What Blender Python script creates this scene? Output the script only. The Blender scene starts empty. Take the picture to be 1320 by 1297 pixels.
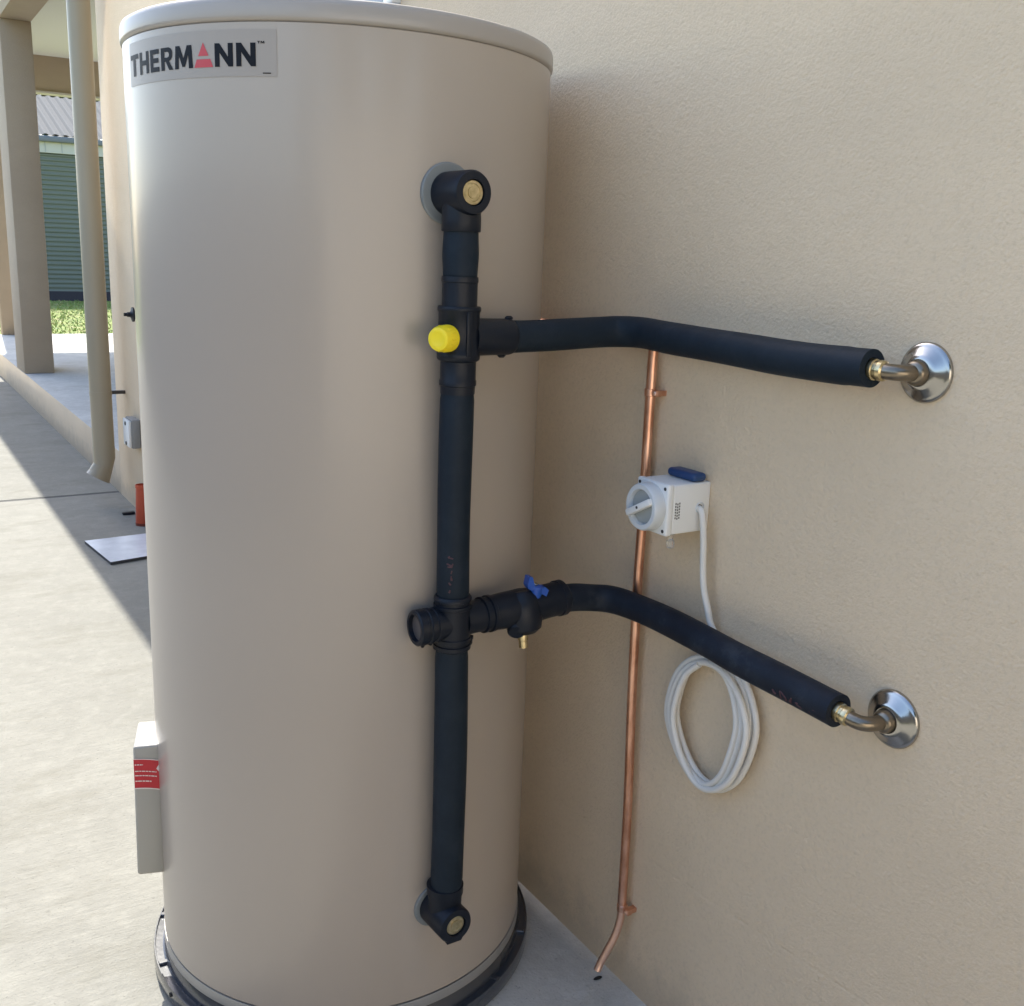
import bpy, bmesh, math, random
from mathutils import Vector, Matrix
random.seed(7)
D = bpy.data; SC = bpy.context.scene; COL = SC.collection
R = math.radians; PI = math.pi

# ------------------------------------------------------------------ camera
cam = D.cameras.new('camera'); co = D.objects.new('camera', cam); COL.objects.link(co)
fw = Vector((0.51718351, 0.82408308, -0.23110234)); rt = Vector((0.85087124, -0.52421557, 0.0348737)); up = rt.cross(fw)
M = Matrix((rt, up, -fw)).transposed().to_4x4(); M.translation = Vector((0, 0, 1.232))
co.matrix_world = M
cam.sensor_fit = 'HORIZONTAL'; cam.sensor_width = 36; cam.lens = 36.2946
cam.clip_start = 0.02; cam.clip_end = 500
SC.camera = co

# ------------------------------------------------------------------ sky, sun, exposure
sun_dir = Vector((0.0766, 0.89, 1.0)).normalized()
w = D.worlds.new('World'); SC.world = w; w.use_nodes = True
nt = w.node_tree; nt.nodes.clear()
sky = nt.nodes.new('ShaderNodeTexSky'); sky.sky_type = 'NISHITA'; sky.sun_disc = False
sky.sun_elevation = math.asin(sun_dir.z); sky.sun_rotation = math.atan2(sun_dir.x, sun_dir.y)
sky.dust_density = 1.6; sky.ozone_density = 0.8
bg = nt.nodes.new('ShaderNodeBackground'); bg.inputs[1].default_value = 0.135
wo = nt.nodes.new('ShaderNodeOutputWorld')
nt.links.new(sky.outputs[0], bg.inputs[0]); nt.links.new(bg.outputs[0], wo.inputs[0])
sl = D.lights.new('sun', 'SUN'); sl.energy = 2.7; sl.angle = R(0.5); sl.color = (1, 0.955, 0.87)
so = D.objects.new('sun', sl); COL.objects.link(so)
so.rotation_euler = sun_dir.to_track_quat('Z', 'Y').to_euler(); so.location = (0, 0, 10)
SC.view_settings.view_transform = 'Standard'; SC.view_settings.look = 'None'
SC.view_settings.exposure = 1.80; SC.view_settings.gamma = 1; SC.view_settings.use_curve_mapping = False

WX = 1.025                     # x of the rendered wall's face
WY = 5.36                      # its far corner
TC = Vector((0.6649, 1.5941)); TR = 0.32   # heater axis and radius
ZK = 0.219                     # porch slab height

# ------------------------------------------------------------------ materials
def mat(name, col, rough=.5, metal=0, coat=0, spec=.5, trans=0, alpha=1):
    m = D.materials.new(name); m.use_nodes = True
    b = m.node_tree.nodes['Principled BSDF']
    b.inputs['Base Color'].default_value = (*col, 1); b.inputs['Roughness'].default_value = rough
    b.inputs['Metallic'].default_value = metal; b.inputs['Coat Weight'].default_value = coat
    b.inputs['Coat Roughness'].default_value = .08
    b.inputs['Specular IOR Level'].default_value = spec; b.inputs['Transmission Weight'].default_value = trans
    return m
def nodes(m): return m.node_tree.nodes, m.node_tree.links, m.node_tree.nodes['Principled BSDF']
def coords(m, scale=(1, 1, 1)):
    n, l, b = nodes(m)
    g = n.new('ShaderNodeNewGeometry'); mp = n.new('ShaderNodeMapping'); mp.inputs['Scale'].default_value = scale
    l.new(g.outputs['Position'], mp.inputs['Vector']); return mp.outputs[0]
def noise(m, vec, scale, detail=4, rough=.55):
    n, l, b = nodes(m); t = n.new('ShaderNodeTexNoise'); t.inputs['Scale'].default_value = scale
    t.inputs['Detail'].default_value = detail; t.inputs['Roughness'].default_value = rough
    l.new(vec, t.inputs['Vector']); return t.outputs['Fac']
def ramp(m, fac, stops):
    n, l, b = nodes(m); r = n.new('ShaderNodeValToRGB'); e = r.color_ramp.elements
    while len(e) < len(stops): e.new(.5)
    for k, (p, c) in enumerate(stops): e[k].position = p; e[k].color = (*c, 1) if len(c) == 3 else c
    l.new(fac, r.inputs[0]); return r.outputs[0]
def math_(m, op, a, b_, c=None):
    n, l, b = nodes(m); x = n.new('ShaderNodeMath'); x.operation = op
    for i, v in enumerate((a, b_, c)):
        if v is None: continue
        if isinstance(v, (int, float)): x.inputs[i].default_value = v
        else: l.new(v, x.inputs[i])
    return x.outputs[0]
def bump(m, h, dist, strength=1):
    n, l, b = nodes(m); x = n.new('ShaderNodeBump'); x.inputs['Distance'].default_value = dist
    x.inputs['Strength'].default_value = strength; l.new(h, x.inputs['Height'])
    prev = b.inputs['Normal'].links
    if prev: l.new(prev[0].from_socket, x.inputs['Normal'])
    l.new(x.outputs[0], b.inputs['Normal'])
def mixc(m, fac, c1, c2, mode='MIX'):
    n, l, b = nodes(m); x = n.new('ShaderNodeMix'); x.data_type = 'RGBA'; x.blend_type = mode
    for s, v in ((x.inputs[0], fac), (x.inputs[6], c1), (x.inputs[7], c2)):
        if isinstance(v, (int, float)): s.default_value = v
        elif isinstance(v, tuple): s.default_value = (*v, 1)
        else: l.new(v, s)
    return x.outputs[2]

# rendered wall: sand-finish stucco
def stucco(name, col, grain=1.0):
    m = mat(name, col, .82, spec=.3); n, l, b = nodes(m); v = coords(m)
    big = noise(m, v, 1.7, 3); mid = noise(m, v, 14, 4)
    c = ramp(m, big, [(.3, tuple(x * .93 for x in col)), (.7, tuple(min(1, x * 1.05) for x in col))])
    c2 = mixc(m, math_(m, 'MULTIPLY', mid, .22), c, tuple(x * .8 for x in col))
    gr_ = noise(m, v, 150, 4, .7)
    c2 = mixc(m, ramp(m, gr_, [(.50, (0, 0, 0)), (.72, (.55, .55, .55))]), c2, tuple(x * .80 for x in col))
    pat = noise(m, coords(m, (1, .6, 2.2)), 2.6, 5, .65)
    c2 = mixc(m, ramp(m, pat, [(.45, (0, 0, 0)), (.75, (.5, .5, .5))]), c2, tuple(x * .86 for x in col))
    l.new(c2, b.inputs['Base Color'])
    fine = noise(m, v, 230, 4, .65); soft = noise(m, v, 60, 3, .5); wob = noise(m, v, 9, 3, .5)
    bump(m, fine, .0028 * grain, 1.0); bump(m, soft, .0020 * grain, .7); bump(m, wob, .004 * grain, .5)
    return m
STUCCO = stucco('stucco_beige', (.76, .61, .43))
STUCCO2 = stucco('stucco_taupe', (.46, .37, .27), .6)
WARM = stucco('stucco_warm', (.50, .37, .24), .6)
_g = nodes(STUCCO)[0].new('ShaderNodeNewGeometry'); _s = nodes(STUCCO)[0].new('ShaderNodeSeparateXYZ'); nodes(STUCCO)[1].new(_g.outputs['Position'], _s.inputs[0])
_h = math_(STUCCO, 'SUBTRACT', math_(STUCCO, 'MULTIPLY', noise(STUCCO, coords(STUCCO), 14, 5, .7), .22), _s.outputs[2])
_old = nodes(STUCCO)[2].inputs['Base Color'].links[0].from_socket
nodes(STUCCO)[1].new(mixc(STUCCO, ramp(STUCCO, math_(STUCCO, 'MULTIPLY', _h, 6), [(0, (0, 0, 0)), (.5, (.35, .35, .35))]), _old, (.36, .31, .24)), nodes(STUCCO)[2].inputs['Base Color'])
# control joint line in the wall: a shallow groove
n, l, b = nodes(STUCCO)
g = n.new('ShaderNodeNewGeometry'); s = n.new('ShaderNodeSeparateXYZ'); l.new(g.outputs['Position'], s.inputs[0])
zz = math_(STUCCO, 'MULTIPLY_ADD', s.outputs[1], -.088, .37)
dd = math_(STUCCO, 'ABSOLUTE', math_(STUCCO, 'SUBTRACT', s.outputs[2], zz), 0)
bump(STUCCO, math_(STUCCO, 'MINIMUM', math_(STUCCO, 'MULTIPLY', dd, 260), 1.0), .0012, .45)

def concrete(name, col, broom=True):
    m = mat(name, col, .85, spec=.25); n, l, b = nodes(m); v = coords(m)
    big = noise(m, v, 1.1, 5, .6); mid = noise(m, v, 7, 5, .65)
    c = ramp(m, big, [(.28, tuple(x * .86 for x in col)), (.72, tuple(x * 1.08 for x in col))])
    c = mixc(m, ramp(m, mid, [(.35, (0, 0, 0)), (.75, (.45, .45, .45))]), c, tuple(x * .72 for x in col))
    if broom:
        vs = coords(m, (3.5, 60, 1)); st = noise(m, vs, 1, 4, .6)
        vs2 = coords(m, (5, 160, 1)); st2 = noise(m, vs2, 1, 3, .6)
        c = mixc(m, ramp(m, st, [(.45, (0, 0, 0)), (.75, (.24, .24, .24))]), c, tuple(x * .74 for x in col))
        bump(m, st, .0020, .7); bump(m, st2, .0010, .7)
    mot = noise(m, v, 3.2, 6, .72)
    c = mixc(m, ramp(m, mot, [(.40, (0, 0, 0)), (.62, (.85, .85, .85))]), c, tuple(x * .80 for x in col))
    mot2 = noise(m, v, 22, 4, .7)
    c = mixc(m, ramp(m, mot2, [(.48, (0, 0, 0)), (.70, (.32, .32, .32))]), c, tuple(x * 1.22 for x in col))
    spk = noise(m, v, 45, 2, .5)
    c = mixc(m, ramp(m, spk, [(.70, (0, 0, 0)), (.8, (.5, .5, .5))]), c, tuple(x * .5 for x in col))
    l.new(c, b.inputs['Base Color'])
    bump(m, noise(m, v, 200, 3, .6), .0014, .9); bump(m, noise(m, v, 38, 4, .65), .0030, .8)
    stn = noise(m, coords(m, (1, 1.8, 1)), 1.9, 7, .75)
    c = mixc(m, ramp(m, stn, [(.52, (0, 0, 0)), (.60, (.6, .6, .6)), (.74, (.95, .95, .95))]), c, tuple(x * y for x, y in zip(col, (.74, .73, .70))))
    pit = noise(m, v, 130, 2, .5); c = mixc(m, ramp(m, pit, [(.66, (0, 0, 0)), (.72, (.7, .7, .7))]), c, tuple(x * .55 for x in col))
    l.new(c, b.inputs['Base Color'])
    return m
CONC = concrete('concrete_broomed', (.262, .256, .222))
SLAB = concrete('concrete_smooth', (.57, .57, .545), False)

TANK = mat('heater_paint', (.37, .318, .265), .31, coat=.2, spec=.5)
n, l, b = nodes(TANK); b.inputs['Coat Roughness'].default_value = .12
v = coords(TANK); bump(TANK, noise(TANK, v, 700, 2), .00012, .5); bump(TANK, noise(TANK, v, 3.0, 2), .004, .12)
_c = ramp(TANK, noise(TANK, coords(TANK), 2.2, 1, .4), [(.3, (.385, .328, .272)), (.7, (.408, .35, .292))])
l.new(_c, b.inputs['Base Color'])
LIDM = mat('heater_lid_paint', (.37, .335, .30), .38, coat=.2)
FOAM = mat('insulation_foam', (.012, .017, .028), .6, spec=.25)
v = coords(FOAM); bump(FOAM, noise(FOAM, v, 900, 2), .0004, .6); bump(FOAM, noise(FOAM, v, 40, 3), .0015, .5)
n, l, b = nodes(FOAM)
l.new(ramp(FOAM, noise(FOAM, v, 26, 4, .7), [(.42, (.006, .013, .022)), (.62, (.009, .017, .027)), (.8, (.015, .021, .034))]), b.inputs['Base Color'])
FOAM2 = mat('insulation_foam_dusty', (.014, .02, .033), .58, spec=.3)
bump(FOAM2, noise(FOAM2, coords(FOAM2), 800, 2), .0004, .6)
n, l, b = nodes(FOAM2)
l.new(ramp(FOAM2, noise(FOAM2, coords(FOAM2), 16, 5, .7), [(.40, (.006, .010, .019)), (.55, (.010, .016, .027)), (.75, (.04, .048, .06))]), b.inputs['Base Color'])
BLK = mat('black_moulded_rubber', (.006, .009, .016), .42, spec=.3)
bump(BLK, noise(BLK, coords(BLK), 500, 2), .0002, .5)
BLKG = mat('black_gloss_plastic', (.045, .05, .06), .2, coat=.6, spec=.7)
bump(BLKG, noise(BLKG, coords(BLKG), 25, 3), .001, .5)
GREYD = mat('grey_flange_plastic', (.20, .215, .215), .4)
BRASS = mat('brass', (.62, .50, .27), .30, 1)
n, l, b = nodes(BRASS); l.new(ramp(BRASS, noise(BRASS, coords(BRASS), 120, 3), [(.3, (.45, .36, .19)), (.7, (.72, .60, .36))]), b.inputs['Base Color'])
bump(BRASS, noise(BRASS, coords(BRASS), 300, 2), .0003, .5)
CHROME = mat('chrome', (.42, .405, .38), .18, 1)
bump(CHROME, noise(CHROME, coords(CHROME), 60, 2), .0006, .35)
PEWTER = mat('brushed_brass_nickel', (.25, .21, .16), .3, 1)
bump(PEWTER, noise(PEWTER, coords(PEWTER), 200, 2), .0003, .5)
COPPER = mat('copper', (.78, .42, .27), .34, 1)
n, l, b = nodes(COPPER)
l.new(ramp(COPPER, noise(COPPER, coords(COPPER, (1, 1, .35)), 38, 4, .6), [(.35, (.58, .29, .19)), (.6, (.84, .50, .36)), (.8, (.9, .60, .46))]), b.inputs['Base Color'])
bump(COPPER, noise(COPPER, coords(COPPER, (1, 1, .2)), 120, 2), .0004, .5)
COPPERL = mat('copper_cleaned', (.88, .58, .45), .33, .95)
YEL = mat('yellow_plastic', (.95, .74, .02), .45)
BLUE = mat('blue_plastic', (.012, .075, .36), .34)
BLUED = mat('dark_blue_plastic', (.014, .05, .15), .45)
WHP = mat('white_plastic', (.78, .775, .745), .38)
WHP2 = mat('white_plastic_dial', (.62, .64, .64), .35)
GREYP = mat('grey_dial_plastic', (.36, .38, .37), .3)
PVCW = mat('white_cable_sheath', (.72, .685, .62), .5)
bump(PVCW, noise(PVCW, coords(PVCW), 90, 2), .0006, .4)
CLEAR = mat('clear_plastic', (.9, .9, .88), .12, trans=.85)
SCREW = mat('dark_steel', (.08, .08, .08), .4, .8)
DARK = mat('dark_hole', (.01, .01, .01), .8)
STICK = mat('label_film', (.365, .325, .285), .40, spec=.3)
INK = mat('black_ink', (.008, .009, .013), .5, spec=.15)
REDI = mat('red_ink', (.50, .035, .045), .3)
REDL = mat('red_label', (.48, .012, .025), .35)
PINKL = mat('label_print_white', (.72, .62, .60), .4)
FAINT = mat('faint_grey_print', (.16, .15, .14), .5)
MARK = mat('faint_red_marker', (.075, .03, .036), .6)
MARK2 = mat('cable_print', (.30, .29, .28), .6)
DPM = mat('downpipe_paint', (.34, .29, .205), .4, coat=.1)
bump(DPM, noise(DPM, coords(DPM), 6, 2), .002, .3)
BEIGEP = mat('beige_box_paint', (.36, .345, .305), .42, coat=.15)
CEIL = mat('ceiling_board', (.60, .59, .54), .7)
FASC = mat('fascia_beige', (.50, .44, .33), .5)
ALU = mat('white_aluminium', (.7, .71, .73), .35, .2)
GLASS = mat('window_glass', (.03, .04, .05), .03, spec=.9)
GREEN = mat('green_steel', (.15, .165, .135), .5)
GREYG = mat('grey_gutter', (.16, .17, .19), .4)
CREAM = mat('cream_trim', (.55, .52, .45), .5)
ROOFM = mat('pale_roof_steel', (.15, .15, .145), .9, spec=.08)
TILE = mat('house_roof_steel', (.2, .2, .2), .5)
ORANGE = mat('orange_plastic', (.50, .075, .03), .45)
BOARD = mat('white_laminate', (.52, .55, .60), .25)
n, l, b = nodes(BOARD)
l.new(ramp(BOARD, noise(BOARD, coords(BOARD), 12, 4), [(.4, (.60, .63, .67)), (.65, (.70, .73, .77))]), b.inputs['Base Color'])
DARKB = mat('dark_base', (.03, .025, .035), .7)

# ------------------------------------------------------------------ mesh helpers
def link(name, bm, m, parent=None, smooth=False, sharp=35):
    me = D.meshes.new(name); bmesh.ops.recalc_face_normals(bm, faces=bm.faces); bm.to_mesh(me); bm.free()
    if smooth:
        for p in me.polygons: p.use_smooth = True
        try: me.set_sharp_from_angle(angle=R(sharp))
        except Exception: pass
    for x in (m if isinstance(m, (list, tuple)) else [m]): me.materials.append(x)
    o = D.objects.new(name, me); COL.objects.link(o)
    if parent is not None: o.parent = parent; o.matrix_parent_inverse = parent.matrix_world.inverted()
    return o
def tag(o, label=None, cat=None, group=None, kind=None):
    for k, x in (('label', label), ('category', cat), ('group', group), ('kind', kind)):
        if x: o[k] = x
    return o
def thing(name, label, cat, loc=(0, 0, 0), group=None):
    o = D.objects.new(name, None); COL.objects.link(o); o.location = loc; o.empty_display_size = .1
    o.matrix_world = Matrix.Translation(loc); return tag(o, label, cat, group)
def box(bm, lo, hi, bev=0, seg=2, mtx=None):
    c = [(a + b_) / 2 for a, b_ in zip(lo, hi)]; sz = [b_ - a for a, b_ in zip(lo, hi)]
    r = bmesh.ops.create_cube(bm, size=1, matrix=Matrix.Translation(c) @ Matrix.Diagonal((*sz, 1)))
    vs = r['verts']
    if bev:
        es = {e for v_ in vs for e in v_.link_edges}
        rr = bmesh.ops.bevel(bm, geom=list(es), offset=bev, segments=seg, affect='EDGES', profile=.5)
        vs = list({v_ for v_ in rr['verts']} | {v_ for f in rr['faces'] for v_ in f.verts})
        allv = set(vs)
        for v_ in list(vs):
            for e in v_.link_edges: allv.add(e.other_vert(v_))
        vs = list(allv)
    if mtx is not None: bmesh.ops.transform(bm, matrix=mtx, verts=vs)
    return vs
def frame_from(axis):
    a = Vector(axis).normalized(); h = Vector((0, 0, 1)) if abs(a.z) < .9 else Vector((0, 1, 0))
    u = h.cross(a).normalized(); v_ = a.cross(u); return u, v_, a
def lathe(bm, base, axis, prof, seg=40, cap0=True, cap1=True):
    """prof: list of (distance along axis, radius)"""
    u, v_, a = frame_from(axis); base = Vector(base); rings = []
    for d, r in prof:
        if r < 1e-6: rings.append([bm.verts.new(base + a * d)])
        else: rings.append([bm.verts.new(base + a * d + (u * math.cos(2 * PI * k / seg) + v_ * math.sin(2 * PI * k / seg)) * r) for k in range(seg)])
    for A, B in zip(rings, rings[1:]):
        for k in range(seg):
            k2 = (k + 1) % seg
            if len(A) == 1 and len(B) == 1: continue
            if len(A) == 1: bm.faces.new((A[0], B[k], B[k2]))
            elif len(B) == 1: bm.faces.new((A[k], B[0], A[k2]))
            else: bm.faces.new((A[k], B[k], B[k2], A[k2]))
    if cap0 and len(rings[0]) > 1: bm.faces.new(rings[0][::-1])
    if cap1 and len(rings[-1]) > 1: bm.faces.new(rings[-1])
def smooth_path(pts, n=10):
    P = [Vector(p) for p in pts]; P = [P[0] * 2 - P[1]] + P + [P[-1] * 2 - P[-2]]; out = []
    for i in range(1, len(P) - 2):
        a, b_, c, d = P[i - 1:i + 3]
        for k in range(n):
            t = k / n
            out.append(.5 * ((2 * b_) + (c - a) * t + (2 * a - 5 * b_ + 4 * c - d) * t * t + (3 * b_ - a - 3 * c + d) * t ** 3))
    out.append(P[-2]); return out
def tube(bm, path, r, seg=20, caps=True, rf=None, inner=None):
    """sweep a circle along a path; rf(i, n) scales the radius; inner opens the far end with a bore"""
    path = [Vector(p) for p in path]; rings = []; N = len(path)
    t0 = (path[1] - path[0]).normalized(); u, v_, _ = frame_from(t0)
    for i, p in enumerate(path):
        t = (path[min(i + 1, N - 1)] - path[max(i - 1, 0)]).normalized()
        u = (u - t * u.dot(t)).normalized(); v_ = t.cross(u)
        rr = r * (rf(i, N) if rf else 1)
        rings.append([bm.verts.new(p + (u * math.cos(2 * PI * k / seg) + v_ * math.sin(2 * PI * k / seg)) * rr) for k in range(seg)])
        last = (p, u, v_, t, rr)
    if inner:
        p, u, v_, t, rr = last
        for dr, dt in ((inner, 0), (inner, -.03)):
            rings.append([bm.verts.new(p + t * dt + (u * math.cos(2 * PI * k / seg) + v_ * math.sin(2 * PI * k / seg)) * dr) for k in range(seg)])
    for A, B in zip(rings, rings[1:]):
        for k in range(seg): bm.faces.new((A[k], B[k], B[(k + 1) % seg], A[(k + 1) % seg]))
    if caps: bm.faces.new(rings[0][::-1]); bm.faces.new(rings[-1])
def NB(): return bmesh.new()
def quad(bm, *pts): bm.faces.new([bm.verts.new(p) for p in pts])
def simple(name, lo, hi, m, parent=None, bev=0):
    bm = NB(); box(bm, lo, hi, bev); return link(name, bm, m, parent, bev > 0)

# ================================================================== THE SETTING
bm = NB()
for k in range(1):
    quad(bm, (-60, -30, -.004), (60, -30, -.004), (60, 90, -.004), (-60, 90, -.004))
gr = mat('grass_ground', (.11, .13, .035), .9); n, l, b = nodes(gr); v = coords(gr)
l.new(ramp(gr, noise(gr, v, 2.2, 6, .7), [(.3, (.17, .24, .05)), (.5, (.24, .30, .07)), (.7, (.36, .31, .14))]), b.inputs['Base Color'])
bump(gr, noise(gr, v, 40, 3), .05, 1)
tag(link('lawn', bm, gr), kind='structure')
# concrete path: two pours with a recessed joint between them
def pour(y0, y1, x0=-2.6, x1=WX + .1):
    bm = NB(); box(bm, (x0, y0, -.1), (x1, y1, 0), .004, 1); return bm
path = tag(link('concrete_path', pour(-3.4, 5.398), CONC), kind='structure')
slab2 = link('concrete_panel', pour(5.428, 13.2), CONC, path)
bm = NB(); box(bm, (-2.6, 5.39, -.1), (WX + .1, 5.44, -.0015)); link('expansion_joint', bm, mat('joint_filler', (.07, .07, .065), .9), path)

LIGHTENED = concrete('concrete_lightened', (.60, .575, .52), False)  # paler colour stands in for light on the shaded ground by the heater
bm = NB(); box(bm, (.66, .2, -.05), (WX + .05, 2.25, .0016)); tag(link('lightened_patch', bm, LIGHTENED), kind='structure')
# ================================================================== HOUSE
house = thing('house', 'beige rendered house wall with open covered porch and square column at its far end', 'house', (WX, 2, 0))
bm = NB(); box(bm, (WX, .12, -.05), (WX + .24, WY, 3.10), .006, 2)
wall = link('wall', bm, STUCCO, house, True)
# slab with kerb (flush with the wall)
bm = NB(); box(bm, (WX + .001, WY + .002, -.05), (WX + 5.5, 12.66, ZK), .006, 2)
slab = link('porch_slab', bm, [SLAB, STUCCO], house, True)
for f in slab.data.polygons:
    if f.normal.z < .5: f.material_index = 1
# column
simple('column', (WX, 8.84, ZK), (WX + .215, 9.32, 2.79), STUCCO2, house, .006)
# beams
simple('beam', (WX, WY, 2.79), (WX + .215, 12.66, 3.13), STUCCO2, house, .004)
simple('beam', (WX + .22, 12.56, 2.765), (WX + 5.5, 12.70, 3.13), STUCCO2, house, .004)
simple('beam_trim', (WX + .22, 12.54, 2.755), (WX + 5.5, 12.72, 2.775), CREAM, house)
simple('porch_ceiling', (WX + .216, WY, 3.13), (WX + 5.5, 12.9, 3.16), CEIL, house)
# wall closing part of the porch's far end
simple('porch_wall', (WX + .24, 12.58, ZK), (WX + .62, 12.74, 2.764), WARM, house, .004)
# inner porch wall, far right, hidden behind the corner
simple('porch_side_wall', (WX + 5.3, WY, ZK), (WX + 5.5, 12.5, 3.13), STUCCO, house)
simple('end_wall', (WX + .24, .12, -.05), (WX + 5.5, .36, 3.10), STUCCO, house)
simple('return_wall', (WX + .24, WY - .24, -.05), (WX + 5.5, WY, 3.13), STUCCO, house)
# eave: soffit, fascia, gutter, roof sheet
bm = NB(); path_ = [(0, 0), (0, .11), (-.012, .11), (-.012, .012), (-.10, .012), (-.10, .10), (-.112, .10), (-.112, 0)]
ends = []
for y in (.06, 12.75): ends.append([bm.verts.new((WX - .003 + a, y, 3.09 + c)) for a, c in path_])
for k in range(8): bm.faces.new((ends[0][k], ends[0][(k + 1) % 8], ends[1][(k + 1) % 8], ends[1][k]))
bm.faces.new(ends[0]); bm.faces.new(ends[1][::-1])
link('gutter', bm, FASC, house)
bm = NB(); vs = box(bm, (WX - .02, .0, 3.205), (WX + 6, 12.8, 3.23))
for v_ in bm.verts:
    if v_.co.x > 2: v_.co.z += 1.6
link('roof', bm, TILE, house)
# high window whose corner shows above the heater
def window(y0, y1, z0, z1):
    bm = NB(); t = .045
    box(bm, (WX - .022, y0, z0), (WX + .01, y1, z0 + t), .003); box(bm, (WX - .022, y0, z1 - t), (WX + .01, y1, z1), .003)
    box(bm, (WX - .0215, y0 + .0005, z0 + t), (WX + .01, y0 + t, z1 - t), .003); box(bm, (WX - .0215, y1 - t, z0 + t), (WX + .01, y1 - .0005, z1 - t), .003)
    f = link('window', bm, ALU, house, True)
    bm = NB(); box(bm, (WX - .006, y0 + t, z0 + t), (WX - .001, y1 - t, z1 - t)); link('pane', bm, GLASS, f)
window(2.145, 2.95, 1.70, 2.45)

# unseen pale wall added behind the camera to bounce sunlight onto the heater
nb = thing('bounce_wall', 'pale rendered wall added unseen behind the viewer to bounce sunlight', 'wall', (0, -3.5, 0))
PALE = stucco('stucco_pale', (.82, .73, .60), .6)
simple('wall', (-3.2, -3.6, -.05), (6.0, -3.4, 1.95), PALE, nb, .006)
simple('coping', (-3.23, -3.63, 1.95), (6.03, -3.37, 2.0), CREAM, nb, .006)
tag(link('concrete_yard', pour(-3.4, .12, WX + .11, 6), CONC), kind='structure')
# fence added outside the frame to darken the left of the heater
fen = thing('fence', 'grey steel fence added out of view across the path to darken the heater', 'fence', (-2.5, 4, 0))
FEN = mat('fence_steel', (.14, .135, .125), .5)
for k in range(7):
    y = -4 + 2.4 * k
    corrugated_pts = [(0, 0), (.06, 0), (.09, .03), (.16, .03), (.19, 0)]
    bm = NB(); prev = None
    for q in range(12):
        for dy, dx in corrugated_pts:
            yy = y + .03 + q * .195 + dy; a = bm.verts.new((-2.5 - dx, yy, .06)); b_ = bm.verts.new((-2.5 - dx, yy, 1.48))
            if prev: bm.faces.new((prev[0], a, b_, prev[1]))
            prev = (a, b_)
    link('panel', bm, FEN, fen)
    simple('post', (-2.53, y - .03, 0), (-2.47, y + .025, 1.52), FEN, fen)
simple('rail', (-2.545, -4, 1.48), (-2.48, 12.8, 1.52), FEN, fen)
# ------------------------------------------------------------------ downpipe
dp = thing('downpipe', 'round beige downpipe clipped beside the far corner of the house wall', 'downpipe', (.915, 5.14, 0))
bm = NB(); lathe(bm, (.915, 5.14, .235), (0, 0, 1), [(0, .049), (2.86, .049)], 32); link('pipe', bm, DPM, dp, True)
bm = NB()
# mitred shoe: short cut cylinder leaning out from the wall
u0 = [Vector((.915 + .0500 * math.cos(a), 5.14 + .0500 * math.sin(a), 0)) for a in [2 * PI * k / 32 for k in range(32)]]
r0 = [bm.verts.new((p.x, p.y, .29)) for p in u0]
r1 = [bm.verts.new((p.x, p.y, .215 + (p.x - .915) * .35)) for p in u0]
r2 = [bm.verts.new((p.x - .034, p.y, .138 - (p.x - .915) * .60)) for p in u0]
r3 = [bm.verts.new((.881 + (p.x - .915) * .9, 5.14 + (p.y - 5.14) * .9, .140 - (p.x - .915) * .55)) for p in u0]
r4 = [bm.verts.new((.915 + (p.x - .915) * .9, 5.14 + (p.y - 5.14) * .9, .22)) for p in u0]
for A, B in ((r0, r1), (r1, r2), (r2, r3), (r3, r4)):
    for k in range(32): bm.faces.new((A[k], B[k], B[(k + 1) % 32], A[(k + 1) % 32]))
link('outlet_shoe', bm, DPM, dp, True, 30)
for z in (.545, 2.75):
    bm = NB(); lathe(bm, (.915, 5.14, z - .012), (0, 0, 1), [(0, .0505), (.020, .0505)], 32); bk_ = link('bracket', bm, DPM, dp, True)
    bm = NB(); box(bm, (.96, 5.130, z - .008), (WX, 5.150, z + .008), .002); link('bracket_arm', bm, SCREW, bk_)

# ------------------------------------------------------------------ things at the wall further back
ob = thing('outlet_box', 'white weatherproof outlet box low on the far end of the house wall', 'outlet', (WX, 5.0, .38))
bm = NB(); box(bm, (WX - .040, 4.84, .322), (WX, 4.97, .455), .006); link('housing', bm, mat('grey_box_side', (.26, .26, .25), .5), ob, True)
bm = NB(); box(bm, (WX - .052, 4.845, .327), (WX - .0395, 4.965, .45), .004); link('cover', bm, WHP, ob, True)
for z in (.34, .432):
    bm = NB(); lathe(bm, (WX - .051, 4.905, z), (-1, 0, 0), [(0, .009), (.004, .009), (.005, .006)], 14); link('screw', bm, SCREW, ob)
tp = thing('garden_tap', 'small black tap sticking out of the wall just left of the heater', 'tap', (WX, 4.72, .935))
bm = NB(); lathe(bm, (WX, 4.69, .937), (-1, 0, 0), [(0, .014), (.034, .014)], 20); link('inlet', bm, BLK, tp, True)
bm = NB(); lathe(bm, (WX - .034, 4.69, .937), (-1, 0, 0), [(0, .020), (.003, .031), (.010, .031), (.014, .016), (.018, .012)], 24); link('flange', bm, BLK, tp, True)
bm = NB(); lathe(bm, (WX - .050, 4.69, .937), (-1, 0, 0), [(0, .011), (.014, .010), (.016, .0075), (.028, .0075)], 16); link('spout', bm, BLK, tp, True)

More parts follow.
